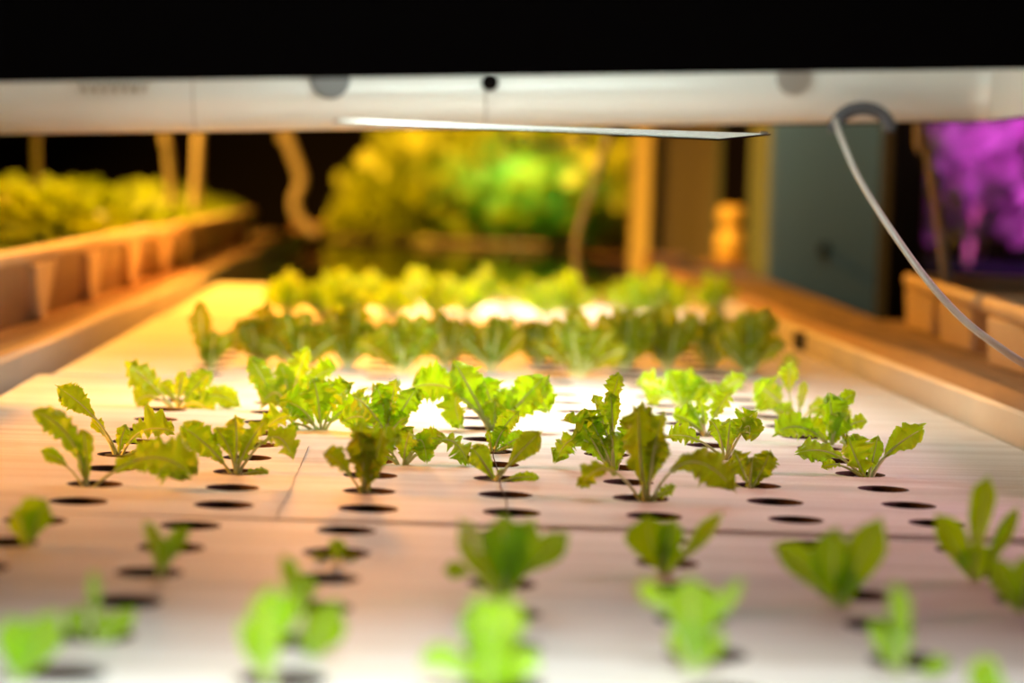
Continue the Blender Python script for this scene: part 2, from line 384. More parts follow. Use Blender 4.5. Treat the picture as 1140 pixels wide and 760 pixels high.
def plant(px, py, leaves, label, mat_=None, name='lettuce_seedling', cat='lettuce', group=None, z=0., plug=True, kind='frill', snap=None):
    """px,py: where the stem leaves the raft; leaves: (tipx, tipup, width, {options}) in units of picture pixels at that distance"""
    base = on(px, py, z)
    s = (base-CO).dot(CF)/FPX
    root = empty(name, base, label, cat, group)
    right = Vector((math.cos(.053), -math.sin(.053), 0)); up = Vector((0, 0, 1)); back = Vector((math.sin(.053), math.cos(.053), 0))
    for lf in leaves:
        tx, ty, w = lf[:3]; o = dict(lf[3]) if len(lf) > 3 else {}
        SEED[0] += 1; rnd = random.Random(SEED[0]*7)
        dep = o.get('d', rnd.uniform(-.4, .4)*abs(tx)*.5+rnd.uniform(-6, 6))
        P0 = right*(rnd.uniform(-3, 3)*s)+up*-.006+back*(rnd.uniform(-3, 3)*s)
        T = right*(tx*s)+up*(ty*s)+back*(dep*s)
        cx, cy = o.get('c', (tx*.25, ty*.7)); Pc = right*(cx*s)+up*(cy*s)+back*(dep*.35*s)
        P3 = None
        if 'e' in o:   # extra control: cubic
            ex, ey = o['e']; P3 = T; T = right*(ex*s)+up*(ey*s)+back*(dep*.8*s)
        k = o.get('k', kind)
        bm = leaf_mesh(P0, Pc, T, w*s*(1.04 if k == 'frill' else 1.12), k, SEED[0], roll=math.radians(o.get('r', rnd.uniform(-28, 28))), cup=o.get('cup', rnd.uniform(-.1, .35)), pet=o.get('p', .25), fr=o.get('fr', 1.), P3=P3, pr=o.get('pr', 2.0)*s,
                       face=Vector(o.get('f', (rnd.uniform(-.2, .2), -1, rnd.uniform(.35, .85)))))
        lo = obj('leaf', bm, [o.get('m', mat_ or M_frill), M_stem], root)
    if plug:
        pb = bmesh.new(); bmesh.ops.create_cone(pb, cap_ends=True, segments=12, radius1=.010, radius2=.013, depth=.026); bmesh.ops.translate(pb, vec=(0, 0, -.0145), verts=pb.verts)
        for v in pb.verts: v.co += Vector((noise.noise(v.co*300)*.002, noise.noise(v.co*300+Vector((3, 3, 3)))*.002, 0))
        obj('root_plug', pb, M_plug, root)
    return root
G2 = 'lettuces on the middle raft'; GN = 'lettuces on the nearest raft'
O = dict
# ---- middle raft, left to right
plant(97, 540, [(-60, 82, 34, O(c=(-8, 66), p=.12, r=25)), (-52, 36, 20, O(c=(-18, 26), p=.5)), (118, 16, 62, O(c=(70, 62), p=.22, d=-12, r=-12)), (-6, 62, 26, O(p=.1))],
      'leftmost lettuce, one leaf curling up left and a broad dark leaf drooping right', group=G2)
plant(132, 504, [(-68, 72, 34, O(c=(-18, 42), p=.52, r=10)), (62, 26, 38, O(c=(18, 40), p=.2)), (8, 30, 20, O(p=.1)), (46, 6, 22, O(c=(24, 10), p=.3, d=-8)), (-32, 34, 18, O(c=(-14, 22), p=.5))],
      'lettuce with a long pale stalk leaning left, behind the leftmost one', group=G2)
plant(198, 453, [(-58, 48, 40, O(c=(-22, 18), p=.38, r=-15)), (6, 40, 18, O(p=.12)), (36, 40, 30, O(c=(8, 14), p=.35)), (68, 2, 30, O(c=(36, 30), p=.25)), (38, -8, 36, O(c=(24, 18), p=.2, d=-14)), (-46, 4, 30, O(c=(-30, 24), p=.4, d=-10)), (-20, 26, 22, O(p=.3))],
      'bright lettuce at the left spreading five thin stalked leaves in a fan', group=G2)
plant(262, 525, [(-60, 50, 40, O(c=(-24, 28), p=.25, r=15)), (-2, 62, 30, O(p=.2, c=(2, 36))), (34, 60, 26, O(c=(8, 30), p=.2)), (64, 18, 36, O(c=(44, 74), p=.35, r=20)), (38, 2, 14, O(c=(18, 3), p=.2, d=-10)), (-24, 48, 26, O(p=.3)), (18, 44, 22, O(p=.25, d=10))],
      'upright vase shaped lettuce left of centre with bluish upper leaves', group=G2)
plant(322, 458, [(-44, 60, 34, O(c=(-22, 20), p=.2)), (20, 72, 30, O(c=(4, 40), p=.1)), (50, 50, 30, O(c=(16, 40), p=.3)), (-30, 8, 40, O(c=(-10, 40), p=.2, d=-10)), (46, 6, 36, O(c=(20, 36), p=.2)), (0, 40, 44, O(p=.1, d=6)), (-12, 54, 26, O(p=.2))],
      'bright lettuce with a tall pointed star shaped leaf on top', group=G2)
plant(357, 478, [(-62, -2, 40, O(c=(-30, 34), p=.2, d=-14)), (-46, 30, 40, O(c=(-16, 30), p=.2)), (-10, 56, 42, O(p=.15)), (34, 52, 44, O(c=(10, 34), p=.2)), (52, 18, 40, O(c=(26, 40), p=.2)), (-30, -12, 20, O(c=(-34, 20), p=.45, d=-12))],
      'dense pale green frilly lettuce left of the centre, with broad crumpled leaves', group=G2)
plant(407, 547, [(-46, 42, 30, O(c=(-22, 30), p=.4, m=M_olive)), (-12, 66, 40, O(p=.1, m=M_olive)), (18, 70, 36, O(p=.12, c=(10, 36), m=M_olive)), (-8, 78, 34, O(c=(-6, 50), p=.5, f=(0, -.4, 1))), (36, 58, 34, O(c=(18, 70), p=.45, f=(0, -.4, 1))), (4, 44, 44, O(p=.05, m=M_olive, d=-4))],
      'dark olive vase shaped lettuce in front, left of centre, with bluish curled tips', group=G2)
plant(447, 517, [(28, 4, 30, O(c=(22, 58), p=.3)), (74, 2, 36, O(c=(54, 60), p=.4)), (10, 40, 36, O(p=.2)), (-40, 30, 34, O(c=(-16, 30), p=.3)), (-30, -2, 26, O(c=(-20, 22), p=.3, d=-8)), (44, 30, 30, O(c=(18, 36), p=.3))],
      'lettuce with two arching leaves that touch the foam, left of the centre plant', group=G2)
plant(432, 484, [(-16, 56, 26, O(p=.1)), (8, 62, 24, O(p=.1)), (30, 52, 34, O(c=(14, 30), p=.2)), (-40, 44, 40, O(c=(-16, 30), p=.25)), (-52, 12, 36, O(c=(-28, 34), p=.2)), (22, 22, 30, O(p=.1, d=-10)), (-4, 40, 36, O(p=.1))],
      'tight curly bright lettuce with a reddish rib, behind the arching one', group=G2)
plant(549, 478, [(-92, 44, 50, O(c=(-36, 62), p=.35, pr=2.6)), (-46, 76, 46, O(c=(-18, 30), p=.25, pr=3.)), (-14, 54, 40, O(p=.3, d=12)), (-36, 2, 34, O(c=(-60, 74), p=.45, d=-14)), (56, 62, 48, O(c=(18, 20), p=.22)), (60, 22, 44, O(c=(44, 62), p=.4)), (20, 8, 26, O(p=.1, c=(14, 14))), (2, 34, 30, O(p=.1, d=-4)), (22, 42, 34, O(p=.2))],
      'largest bright lettuce at the centre with thick white ribs and frilled leaves', group=G2)
plant(549, 501, [(28, 44, 26, O(c=(4, 26), p=.15)), (-8, 22, 14, O(p=.1)), (36, 18, 22, O(c=(16, 10), p=.2)), (14, 26, 22, O(p=.1)), (22, 6, 10, O(p=.2, c=(10, 6)))],
      'small lettuce at the foot of the centre plant', group=G2)
plant(550, 533, [(-26, 34, 32, O(c=(-14, 24), p=.12, fr=.4)), (50, 54, 32, O(c=(16, 20), p=.4, fr=.4, m=M_olive, pr=2.4)), (50, 4, 14, O(c=(22, 6), p=.25, d=-6)), (12, 12, 10, O(p=.2))],
      'small lettuce with a long orange stalked leaf pointing right, before the centre plant', group=G2)
plant(684, 522, [(-40, 52, 48, O(c=(-26, 34), p=.2)), (-66, 6, 30, O(c=(-46, 66), p=.4)), (-26, 82, 22, O(c=(-10, 44), p=.3)), (-8, 84, 24, O(p=.4)), (2, 106, 26, O(c=(-14, 60), p=.62)), (-58, 52, 42, O(c=(-26, 50), p=.25, f=(0, -.5, 1))), (-6, 40, 44, O(p=.05)), (22, 60, 28, O(c=(10, 34), p=.3)), (-36, 66, 30, O(c=(-16, 36), p=.3))],
      'tall layered lettuce right of centre with a bluish flat leaf and frilled top', group=G2)
plant(719, 556, [(-12, 106, 58, O(c=(-10, 52), p=.1, m=M_olive, pr=3.4)), (-74, 10, 30, O(c=(-44, 62), p=.35, m=M_olive)), (96, 16, 46, O(c=(40, 84), p=.3, m=M_olive)), (32, 16, 16, O(c=(16, 8), p=.2)), (14, 70, 34, O(c=(6, 40), p=.3, m=M_olive)), (16, 98, 24, O(c=(4, 60), p=.6, f=(0, -.4, 1)))],
      'big dark lettuce with one tall leaf and a long leaf arching to the right', group=G2)
plant(763, 457, [(-54, 28, 34, O(c=(-26, 36), p=.3)), (-22, 44, 34, O(c=(-10, 26), p=.15)), (2, 46, 36, O(p=.12)), (22, 32, 30, O(c=(8, 24), p=.2)), (64, 42, 26, O(c=(30, 18), p=.5)), (40, 26, 24, O(c=(22, 20), p=.3)), (-42, 6, 22, O(c=(-26, 30), p=.35))],
      'bright lettuce with a wide fan of leaves, right of the tall layered one', group=G2)
plant(786, 484, [(-38, 22, 26, O(c=(-16, 18), p=.2)), (-10, 42, 20, O(p=.15)), (28, 52, 32, O(c=(4, 22), p=.38, r=20)), (-24, 34, 18, O(p=.2))],
      'slim lettuce with one pale rolled leaf leaning right', group=G2)
plant(808, 510, [(-66, 24, 30, O(c=(-30, 30), p=.45)), (4, 44, 24, O(p=.15)), (32, 52, 34, O(c=(10, 36), p=.35)), (24, 22, 36, O(c=(30, 64), p=.35, m=M_olive, fr=.5)), (-18, 42, 22, O(p=.2))],
      'lettuce with a folded orange leaf under a pale curled one', group=G2)
plant(836, 542, [(20, 40, 32, O(c=(14, 20), p=.12, m=M_olive)), (-20, 40, 34, O(c=(-10, 22), p=.15, m=M_olive)), (-50, 4, 14, O(c=(-24, 10), p=.3, d=-6, m=M_olive)), (0, 34, 24, O(p=.1, m=M_olive))],
      'small olive lettuce shaped like a V beside the long arching leaf', group=G2)
plant(889, 468, [(-50, 40, 54, O(c=(-20, 22), p=.3, pr=3.2, r=-10)), (-10, 62, 26, O(p=.5, c=(-16, 34))), (6, 44, 12, O(p=.1)), (-28, 12, 22, O(p=.2)), (60, 4, 20, O(c=(34, 18), p=.3)), (32, 18, 26, O(c=(14, 20), p=.3))],
      'bright lettuce with a wide left leaf on a thick white rib, toward the right', group=G2)
plant(926, 495, [(-66, 12, 36, O(c=(-34, 34), p=.2)), (-6, 56, 44, O(p=.1, fr=.5)), (24, 58, 22, O(c=(-4, 48), p=.55)), (38, 28, 20, O(c=(16, 30), p=.4)), (-36, 24, 34, O(p=.2)), (14, 36, 36, O(p=.1))],
      'bushy bright lettuce toward the right with a knotted leaf tip', group=G2)
plant(966, 529, [(-24, 44, 44, O(c=(-18, 24), p=.08)), (-80, 22, 34, O(c=(-38, 38), p=.35, fr=.8)), (10, 44, 22, O(c=(6, 20), p=.15, fr=.4)), (62, 54, 38, O(c=(14, 28), p=.42, fr=.5, pr=3.2, r=8)), (-50, 6, 18, O(c=(-36, 20), p=.5))],
      'rightmost lettuce of the sharp row with a broad toothed leaf on a pale stalk', group=G2)

# ---- nearest raft (smooth young leaves, out of focus)
SM = O(kind='smooth', mat_=M_smooth, group=GN)
plant(30, 607, [(-16, 42, 38, O(p=.1)), (22, 52, 42, O(p=.15, c=(10, 40)))], 'blurred seedling with two rounded leaves at the left edge', **SM)
plant(178, 643, [(-20, 64, 20, O(p=.1)), (34, 58, 24, O(c=(8, 36), p=.25)), (2, 46, 22, O(p=.1))], 'blurred seedling shaped like a V, left of centre in front of the seam', **SM)
plant(20, 760, [(-14, 74, 46, O(p=.1)), (46, 84, 46, O(c=(16, 40), p=.15)), (14, 52, 34, O(p=.1))], 'large blurred green seedling in the bottom left corner', **SM)
plant(106, 716, [(-4, 82, 15, O(p=.1)), (44, 40, 26, O(c=(18, 16), p=.2)), (-34, 34, 30, O(c=(-16, 24), p=.3)), (18, 34, 22, O(p=.1))], 'blurred seedling with one thin upright leaf, beside the bottom left one', **SM)
plant(303, 765, [(-2, 116, 46, O(c=(-10, 60), p=.22)), (-38, 76, 26, O(c=(-12, 34), p=.15)), (20, 112, 34, O(c=(8, 60), p=.5))], 'blurred bright seedling with a tall rounded leaf at the bottom left', **SM)
plant(334, 686, [(-22, 70, 26, O(c=(-8, 34), p=.25)), (12, 48, 26, O(p=.2))], 'blurred seedling with a pointed leaf, standing behind the tall rounded leaf', **SM)
plant(346, 730, [(30, 64, 50, O(c=(6, 26), p=.12)), (-14, 26, 16, O(p=.2))], 'blurred seedling with one broad pale leaf leaning right', **SM)
plant(376, 624, [(-30, 4, 14, O(c=(-14, 8), p=.2, m=M_olive)), (2, 26, 22, O(p=.1)), (22, 2, 12, O(p=.2, c=(10, 6), m=M_olive))], 'tiny dark seedling with a browned leaf lying in its hole', **SM)
plant(560, 664, [(-52, 88, 50, O(c=(-24, 44), p=.12)), (-4, 94, 56, O(p=.1)), (30, 92, 44, O(c=(14, 44), p=.12)), (72, 72, 34, O(c=(26, 36), p=.4)), (-68, 26, 22, O(c=(-30, 34), p=.55)), (10, 60, 50, O(p=.05))], 'broad blurred seedling at the centre, shaped like a fan', **SM)
plant(546, 770, [(-20, 110, 60, O(p=.1)), (24, 108, 50, O(p=.12)), (-82, 28, 40, O(c=(-40, 44), p=.15)), (54, 26, 44, O(c=(30, 48), p=.15)), (0, 64, 66, O(p=.05, d=-20))], 'very blurred bright seedling at the bottom centre', **SM)
plant(739, 638, [(-22, 66, 60, O(c=(-20, 36), p=.15)), (62, 72, 22, O(c=(26, 26), p=.3)), (10, 62, 34, O(p=.1)), (-4, 34, 40, O(p=.05))], 'blurred seedling with one large round leaf and an arm to the right', **SM)
plant(770, 748, [(-6, 108, 62, O(p=.12)), (34, 50, 22, O(c=(18, 20), p=.15)), (-66, 94, 26, O(c=(-26, 90), p=.5)), (54, 104, 18, O(c=(18, 66), p=.4)), (-14, 60, 50, O(p=.05))], 'blurred bright seedling at the bottom right of centre, with one wide leaf', **SM)
plant(936, 675, [(-78, 66, 36, O(c=(-34, 42), p=.2)), (-8, 90, 50, O(c=(-16, 40), p=.12)), (42, 102, 48, O(c=(12, 46), p=.12)), (0, 44, 44, O(p=.05))], 'large blurred seedling with three rounded leaves at the right', **SM)
plant(1001, 752, [(-12, 106, 28, O(p=.12)), (-36, 64, 24, O(c=(-10, 30), p=.15)), (54, 22, 22, O(c=(24, 8), p=.4)), (4, 60, 20, O(p=.1))], 'blurred seedling with a narrow bright leaf at the bottom right', **SM)
plant(1086, 646, [(-48, 74, 36, O(c=(-26, 40), p=.15)), (10, 118, 44, O(p=.12)), (44, 84, 20, O(c=(26, 42), p=.15)), (-10, 40, 44, O(p=.05))], 'dark blurred seedling with a tall oval leaf near the right edge', **SM)
plant(1138, 682, [(-44, 60, 36, O(c=(-20, 34), p=.15)), (10, 66, 36, O(p=.1)), (-8, 30, 26, O(p=.05))], 'blurred bright seedling cut by the right edge', **SM)
plant(1096, 790, [(-6, 62, 42, O(p=.1)), (14, 44, 30, O(p=.1))], 'round leafed blurred seedling in the bottom right corner', **SM)

# ---- dark olive row on the raft behind
ORD = ['leftmost', 'second from the left', 'third from the left', 'fourth from the left', 'fifth from the left', 'sixth from the left', 'seventh from the left', 'eighth from the left', 'ninth from the left', 'tenth from the left', 'eleventh from the left', 'twelfth from the left', 'thirteenth from the left', 'fourteenth from the left']
dark = [(234, 411, 62, 30), (292, 406, 58, 40), (335, 411, 60, 42), (388, 407, 62, 44), (448, 416, 64, 46), (496, 408, 60, 40), (546, 412, 58, 40), (600, 405, 46, 30), (644, 420, 64, 46), (694, 410, 62, 44), (742, 410, 62, 44), (790, 408, 58, 44), (832, 417, 66, 40), (877, 420, 24, 16)]
for i, (x, y, h, w) in enumerate(dark):
    rnd = random.Random(i*13+5); lv = []
    if i == 0: lv = [(-10, 64, 26, O(c=(-14, 30), p=.15, m=M_olive)), (4, 36, 24, O(p=.1, m=M_olive)), (-2, 20, 26, O(p=.05, m=M_olive)), (22, 34, 18, O(p=.2, m=M_olive))]
    elif i == 13: lv = [(4, 22, 18, O(p=.1)), (-8, 10, 12, O(p=.1))]
    else:
        n = 7
        for k in range(n):
            a = -1+2*k/(n-1); a += rnd.uniform(-.15, .15)
            lv.append((a*w*.95, h*(1.0-.45*a*a)*rnd.uniform(.75, 1.08), rnd.uniform(22, 34), O(c=(a*w*.5, h*.5), p=.15, m=M_olive, r=rnd.uniform(-40, 40))))
    lv = [(a_*1.1, b_*1.18, c_*1.15, d_) for a_, b_, c_, d_ in lv]
    plant(x, y, lv, ('small lone lettuce at the right end of the dark olive row' if i == 13 else ORD[i]+' in the blurred dark olive row behind the sharp lettuces'), group='lettuces in the dark olive row', plug=False)
# ---- bright far rows
far = [(x, 352+((k*7) % 5)-2, 34) for k, x in enumerate((318, 352, 392, 436, 478, 520, 606, 640, 702, 742, 790))]
far2 = [(x, 336, 28) for x in (330, 372, 414, 458, 505, 545, 596, 625, 690, 735, 778)]
for row, (lst, nm) in enumerate(((far, 'bright blurred lettuces behind the dark olive row'), (far2, 'small lettuces in the farthest row by the water'))):
    for i, (x, y, h) in enumerate(lst):
        rnd = random.Random(i*17+row*99); lv = []
        h *= rnd.uniform(.75, 1.15); x += rnd.uniform(-8, 8)
        for k in range(6):
            a = -1+2*k/5+rnd.uniform(-.2, .2)
            lv.append((a*28, h*1.3*(1.05-.5*a*a)*rnd.uniform(.7, 1.1), rnd.uniform(14, 22), O(c=(a*12, h*.5), p=.15)))
        if row == 1 and i == 5: lv.append((-3, 44, 14, O(p=.2)))
        plant(x, y, lv, ORD[i]+' of the '+nm, group=nm, plug=False)

# ---------------------------------------------------------------- bushes (troughs and background)
def bush_mesh(seed, R, H, n, ls, m=None, stems=5):
    rnd = random.Random(seed); bm = bmesh.new(); uvl = bm.loops.layers.uv.new('UVMap')
    for k in range(n):
        a = rnd.uniform(0, 2*PI); ph = math.acos(rnd.uniform(-.1, 1)); rr = rnd.uniform(.72, 1.05)*(1+.25*noise.noise(Vector((a*2, ph*3, seed))))
        c = Vector((R*rr*math.sin(ph)*math.cos(a), R*rr*math.sin(ph)*math.sin(a), H*.25+H*.75*rr*math.cos(ph)))
        d = (c-Vector((0, 0, H*.2))).normalized(); d = (d+Vector((rnd.uniform(-.6, .6), rnd.uniform(-.6, .6), rnd.uniform(-.4, .5)))).normalized()
        s = d.cross(Vector((rnd.uniform(-1, 1), rnd.uniform(-1, 1), rnd.uniform(0, 1)))).normalized(); nn = s.cross(d)
        l = ls*rnd.uniform(.7, 1.3); w = l*.42; g = []
        for j, wv in enumerate((.15, .9, 1., .08)):
            v = j/3; row = []
            for i in range(3):
                u = i-1
                row.append(bm.verts.new(c+d*(l*(v-.5))+s*(u*w*wv)+nn*(abs(u)*w*.25-l*.2*(v-.4)**2)))
            g.append(row)
        for j in range(3):
            for i in range(2):
                f = bm.faces.new((g[j][i], g[j][i+1], g[j+1][i+1], g[j+1][i])); f.smooth = True
                for lp, (a_, b_2) in zip(f.loops, ((i, j), (i+1, j), (i+1, j+1), (i, j+1))): lp[uvl].uv = (a_-1, b_2/3)
    for k in range(stems):
        a = rnd.uniform(0, 2*PI); q = Vector((R*.55*math.cos(a), R*.55*math.sin(a), H*.7))
        tube(bm, smoothpath([Vector((0, 0, -.01)), Vector((q.x*.3, q.y*.3, H*.35)), q], 4), lambda t: .004*(1.2-t)*R/.1*.7, 5, 1)
    me = bpy.data.meshes.new('bush'); bm.to_mesh(me); bm.free(); me.materials.append(m or M_bush); me.materials.append(M_stem)
    return me
def inst(name, me, loc, rz, sc, label, cat, group):
    o = bpy.data.objects.new(name, me); C.objects.link(o); o.location = loc; o.rotation_euler.z = rz; o.scale = sc
    return tag(o, label, cat, group)

# left troughs
def tline(y): return -.530+(y-3.2)*.021
def trough(side, ya, yb, line, depth, z0, z1, label, group, ribs):
    """long rectangular plastic trough with flared walls, rolled rim and tapered ribs; side=-1 lies to the left of its line"""
    bm = bmesh.new()
    x0, x1 = line(ya), line(yb)
    c = Vector(((x0+x1)/2, (ya+yb)/2, z0)); root = empty('planting_trough', c, label, 'trough', group)
    T = .012; n = 24
    def X(t, off): return x0+(x1-x0)*t+side*off
    outer = []; 
    # footprint corners (rounded) as loop at several heights
    def loop(inset, z):
        pts = []; L = yb-ya; rad = .035
        a, b = inset, depth-inset; y_0, y_1 = ya+inset, yb-inset
        for (cx, cy, s0) in ((a+rad, y_0+rad, PI), (b-rad, y_0+rad, 1.5*PI), (b-rad, y_1-rad, 0), (a+rad, y_1-rad, .5*PI)):
            for k in range(5):
                an = s0+k*PI/8; px_, py_ = cx+rad*math.cos(an), cy+rad*math.sin(an)
                pts.append(Vector((X((py_-ya)/L, px_), py_, z))-c)
        return pts
    levels = [loop(.022, z0), loop(.010, z1-.026), loop(0, z1-.024), loop(-.003, z1-.012), loop(0, z1), loop(.014, z1), loop(.018, z1-.03), loop(.03, z0+.015)]
    rings = [[bm.verts.new(p) for p in l] for l in levels]
    m_ = len(rings[0])
    for i in range(len(rings)-1):
        for k in range(m_): bm.faces.new((rings[i][k], rings[i][(k+1) % m_], rings[i+1][(k+1) % m_], rings[i+1][k]))
    bm.faces.new(rings[0][::-1]); bm.faces.new(rings[-1])
    bmesh.ops.recalc_face_normals(bm, faces=bm.faces[:])
    obj('trough_shell', bm, M_tub, root, smooth=True)
    for k in range(ribs):       # buttress: wide at the rim, narrow at the foot
        yc = ya+(yb-ya)*(k+.5)/ribs; t = (yc-ya)/(yb-ya); rb = bmesh.new()
        wt, wb_ = (.12, .03) if side < 0 else (.11, .10)
        f = [(-wt, z1-.026, .001), (wt, z1-.026, .001), (wb_, z0+.002, .004), (-wb_, z0+.002, .004)]
        fr_ = [rb.verts.new(Vector((X(t, o_), yc+dy, z))-c) for dy, z, o_ in f]
        bk = [rb.verts.new(Vector((X(t, .030), yc+dy*1.15, z))-c) for dy, z, o_ in f]
        rb.faces.new(fr_); rb.faces.new(bk[::-1])
        for q in range(4): rb.faces.new((fr_[q], bk[q], bk[(q+1) % 4], fr_[(q+1) % 4]))
        bmesh.ops.recalc_face_normals(rb, faces=rb.faces[:])
        bmesh.ops.bevel(rb, geom=rb.edges[:], offset=.002, segments=1, affect='EDGES')
        obj('rib', rb, M_tub, root)
    sb = bmesh.new(); lp = [sb.verts.new(p) for p in loop(.017, z1-.035)]; sb.faces.new(lp); obj('substrate', sb, M_soil, root)
    return root
LZ0, LZ1 = .036, .152
trough(-1, 2.92, 5.10, tline, .86, LZ0, LZ1, 'nearest orange lit ribbed trough along the left rail, cut by the left edge', 'ribbed troughs left of the grow bed', 4)
trough(-1, 5.14, 7.95, tline, .86, LZ0, LZ1-.006, 'farther orange lit ribbed trough along the left rail, with the rounded end', 'ribbed troughs left of the grow bed', 6)
tbl = empty('trough_table', (-1.0, 5, RZ0), 'low timber table carrying the troughs left of the grow bed', 'table')
b_ = bmesh.new()
st = []
for y in (2.85, 8.2): st.append([(tline(y)+.008, y, -.03), (tline(y)+.008, y, LZ0), (-1.6, y, LZ0), (-1.6, y, -.03)])
par(obj('table_top', prism(b_, None, st), M_wood), tbl)
for x in (-1.5, -.75):
    for y in (3.0, 7.9): par(obj('leg', BX((x, y, RZ0), (x+.08, y+.08, -.03)), M_wood), tbl)
small = [bush_mesh(s, .075, .13, 70, .045) for s in range(4)]
rnd = random.Random(4); cnt = 0
y = 3.04
while y < 7.85:
    ncol = 6
    if y <= 3.6: ncol = 6
    for k in range(ncol):
        x = tline(y)-.085-k*.135+rnd.uniform(-.015, .015)
        if 5.02 < y < 5.24: continue
        cnt += 1
        sc = rnd.uniform(.78, 1.12)*(1 if k else .8)
        inst('young_plant', small[cnt % 4], (x, y+rnd.uniform(-.02, .02), LZ1-.042), rnd.uniform(0, 6), (sc, sc, sc*(.62 if k == 0 else .78)), 'low yellow lit bushy plant in the left troughs', 'plant', 'bushy plants in the left troughs')
    y += .175

# right troughs
def rline(y): return .842+(y-3.1)*.078
trough(1, 2.2, 3.52, rline, .55, .034, .128, 'nearest tan ribbed trough behind the right rail, cut by the right edge', 'ribbed troughs right of the grow bed', 3)
trough(1, 3.56, 4.36, rline, .55, .034, .128, 'farther tan ribbed trough behind the right rail, beside the dark post', 'ribbed troughs right of the grow bed', 2)
tb2 = empty('trough_table', (1.3, 5, RZ0), 'low timber table under the troughs right of the grow bed', 'table')
st = []
for y in (2.1, 4.5): st.append([(outx(y)+.002, y, -.03), (outx(y)+.002, y, .034), (1.75, y, .034), (1.75, y, -.03)])
par(obj('table_top', prism(bmesh.new(), None, st), M_dust), tb2)
for x in (1.0, 1.6):
    for y in (2.2, 4.3): par(obj('leg', BX((x, y, RZ0), (x+.08, y+.08, -.03)), M_wood), tb2)

# magenta plants in a raised tray far right
mtab = empty('tray_table', (2.1, 7.6, RZ0), 'dark table behind the right troughs carrying magenta lit plants', 'table')
par(obj('table_top', BX((1.50, 6.6, -.02), (3.0, 9.0, .03), .004), M_dark), mtab)
par(obj('tray', BX((1.52, 6.62, .03), (2.98, 8.98, .07), .008), M_dark), mtab)
for x in (1.6, 2.9):
    for y in (6.7, 8.8): par(obj('leg', BX((x, y, RZ0), (x+.06, y+.06, -.02)), M_dark), mtab)
big = [bush_mesh(20+s, .16, .42, 70, .10, M_waxy) for s in range(4)]
rnd = random.Random(9); k = 0
for yb_ in (6.9, 7.4, 7.9, 8.4):
    for xb_ in (1.68, 2.0, 2.32, 2.64):
        k += 1; s = rnd.uniform(.9, 1.1)
        inst('leafy_plant', big[k % 4], (xb_+rnd.uniform(-.05, .05), yb_+rnd.uniform(-.05, .05), .065), rnd.uniform(0, 6), (s, s, s*1.05), 'leafy plant glowing magenta under a purple lamp at the far right', 'plant', 'magenta lit plants at the right')

# background bed with mixed foliage
fb = empty('far_bed', (.4, 11, RZ0), 'dark rimmed planting bed across the far end of the open water', 'grow bed')
par(obj('bed_body', BX((-1.0, 10.3, -.16), (1.7, 12.2, -.045), .01), M_dust), fb)
par(obj('substrate', BX((-.97, 10.33, -.05), (1.67, 12.17, -.040)), M_soil), fb)
par(obj('white_edging', BX((.12, 10.285, -.07), (.68, 10.33, -.004), .006), M_foam), fb)
for x in (-.9, 1.5):
    for y in (10.5, 12.0): par(obj('leg', BX((x, y, RZ0), (x+.08, y+.08, -.16)), M_wood), fb)
bb = [bush_mesh(40+s, .24, .46, 210, .12) for s in range(4)]
spots = [(-.10, 10.6, .62, .5), (.12, 10.6, .72, .62), (.34, 10.62, .8, .75), (.58, 10.58, .85, .80), (.84, 10.62, .8, .72), (1.08, 10.7, .75, .6),
         (-.06, 11.1, .72, .8), (.18, 11.1, .9, 1.), (.42, 11.15, 1., 1.05), (.66, 11.05, 1., 1.1), (.92, 11.1, 1., 1.0), (1.2, 11.2, .9, .9),
         (.08, 11.7, .95, 1.15), (.36, 11.75, 1.1, 1.3), (.64, 11.8, 1.1, 1.3), (.94, 11.75, 1.1, 1.2), (1.25, 11.75, 1., 1.1)]
rnd = random.Random(3)
for k, (x, y, s, sz) in enumerate(spots):
    inst('leafy_bush', bb[k % 4], (x, y, -.045), rnd.uniform(0, 6), (s, s, sz), 'blurred leafy bush in the bed beyond the open water', 'plant', 'leafy bushes beyond the open water')

# ---------------------------------------------------------------- columns, panel, jug
cl = empty('column', (1.135, 6.6, RZ0), 'wide grey green painted column behind the right rail', 'column')
a = atY(857, 150, 6.4); b = atY(992, 150, 6.4)
cl.location = ((a.x+b.x)/2, 6.6, RZ0)
wd = (b.x-a.x)/2
bm = BX((-wd, -.2, 0), (wd, .15, RZ1-RZ0-.001), .012); obj('shaft', bm, M_col, cl)
kp = atY(918, 277, 6.4)
bm = bmesh.new(); bmesh.ops.create_cone(bm, cap_ends=True, segments=20, radius1=.016, radius2=.012, depth=.02, matrix=Matrix.Translation((kp.x-cl.location.x, -.21, kp.z-RZ0)) @ Matrix.Rotation(PI/2, 4, 'X'))
obj('bolt', bm, M_black, cl)
a = atY(731, 150, 8.2); b = atY(806, 150, 8.2)
pn = empty('column', ((a.x+b.x)/2, 8.35, RZ0), 'grey brown column farther back, left of the wide green one', 'column'); wd = (b.x-a.x)/2
obj('shaft', BX((-wd, -.12, 0), (wd-.018, .12, RZ1-RZ0-.001), .006), M_panel, pn); obj('edge_strip', BX((wd-.018, -.125, 0), (wd, .12, RZ1-RZ0-.001), .004), M_col, pn)
a = atY(709, 150, 8.0); b = atY(729, 150, 8.0)
yp = empty('timber_post', ((a.x+b.x)/2, 8.1, RZ0), 'narrow yellow lit timber post beside the bushes', 'post'); wd = (b.x-a.x)/2
obj('shaft', BX((-wd, -.05, 0), (wd, .05, RZ1-RZ0-.001), .004), M_post, yp)
obj('base_plate', BX((-wd-.01, -.06, 0), (wd+.01, .06, .012), .002), M_dark, yp)
a = atY(997, 150, 5.6); b = atY(1038, 150, 5.6)
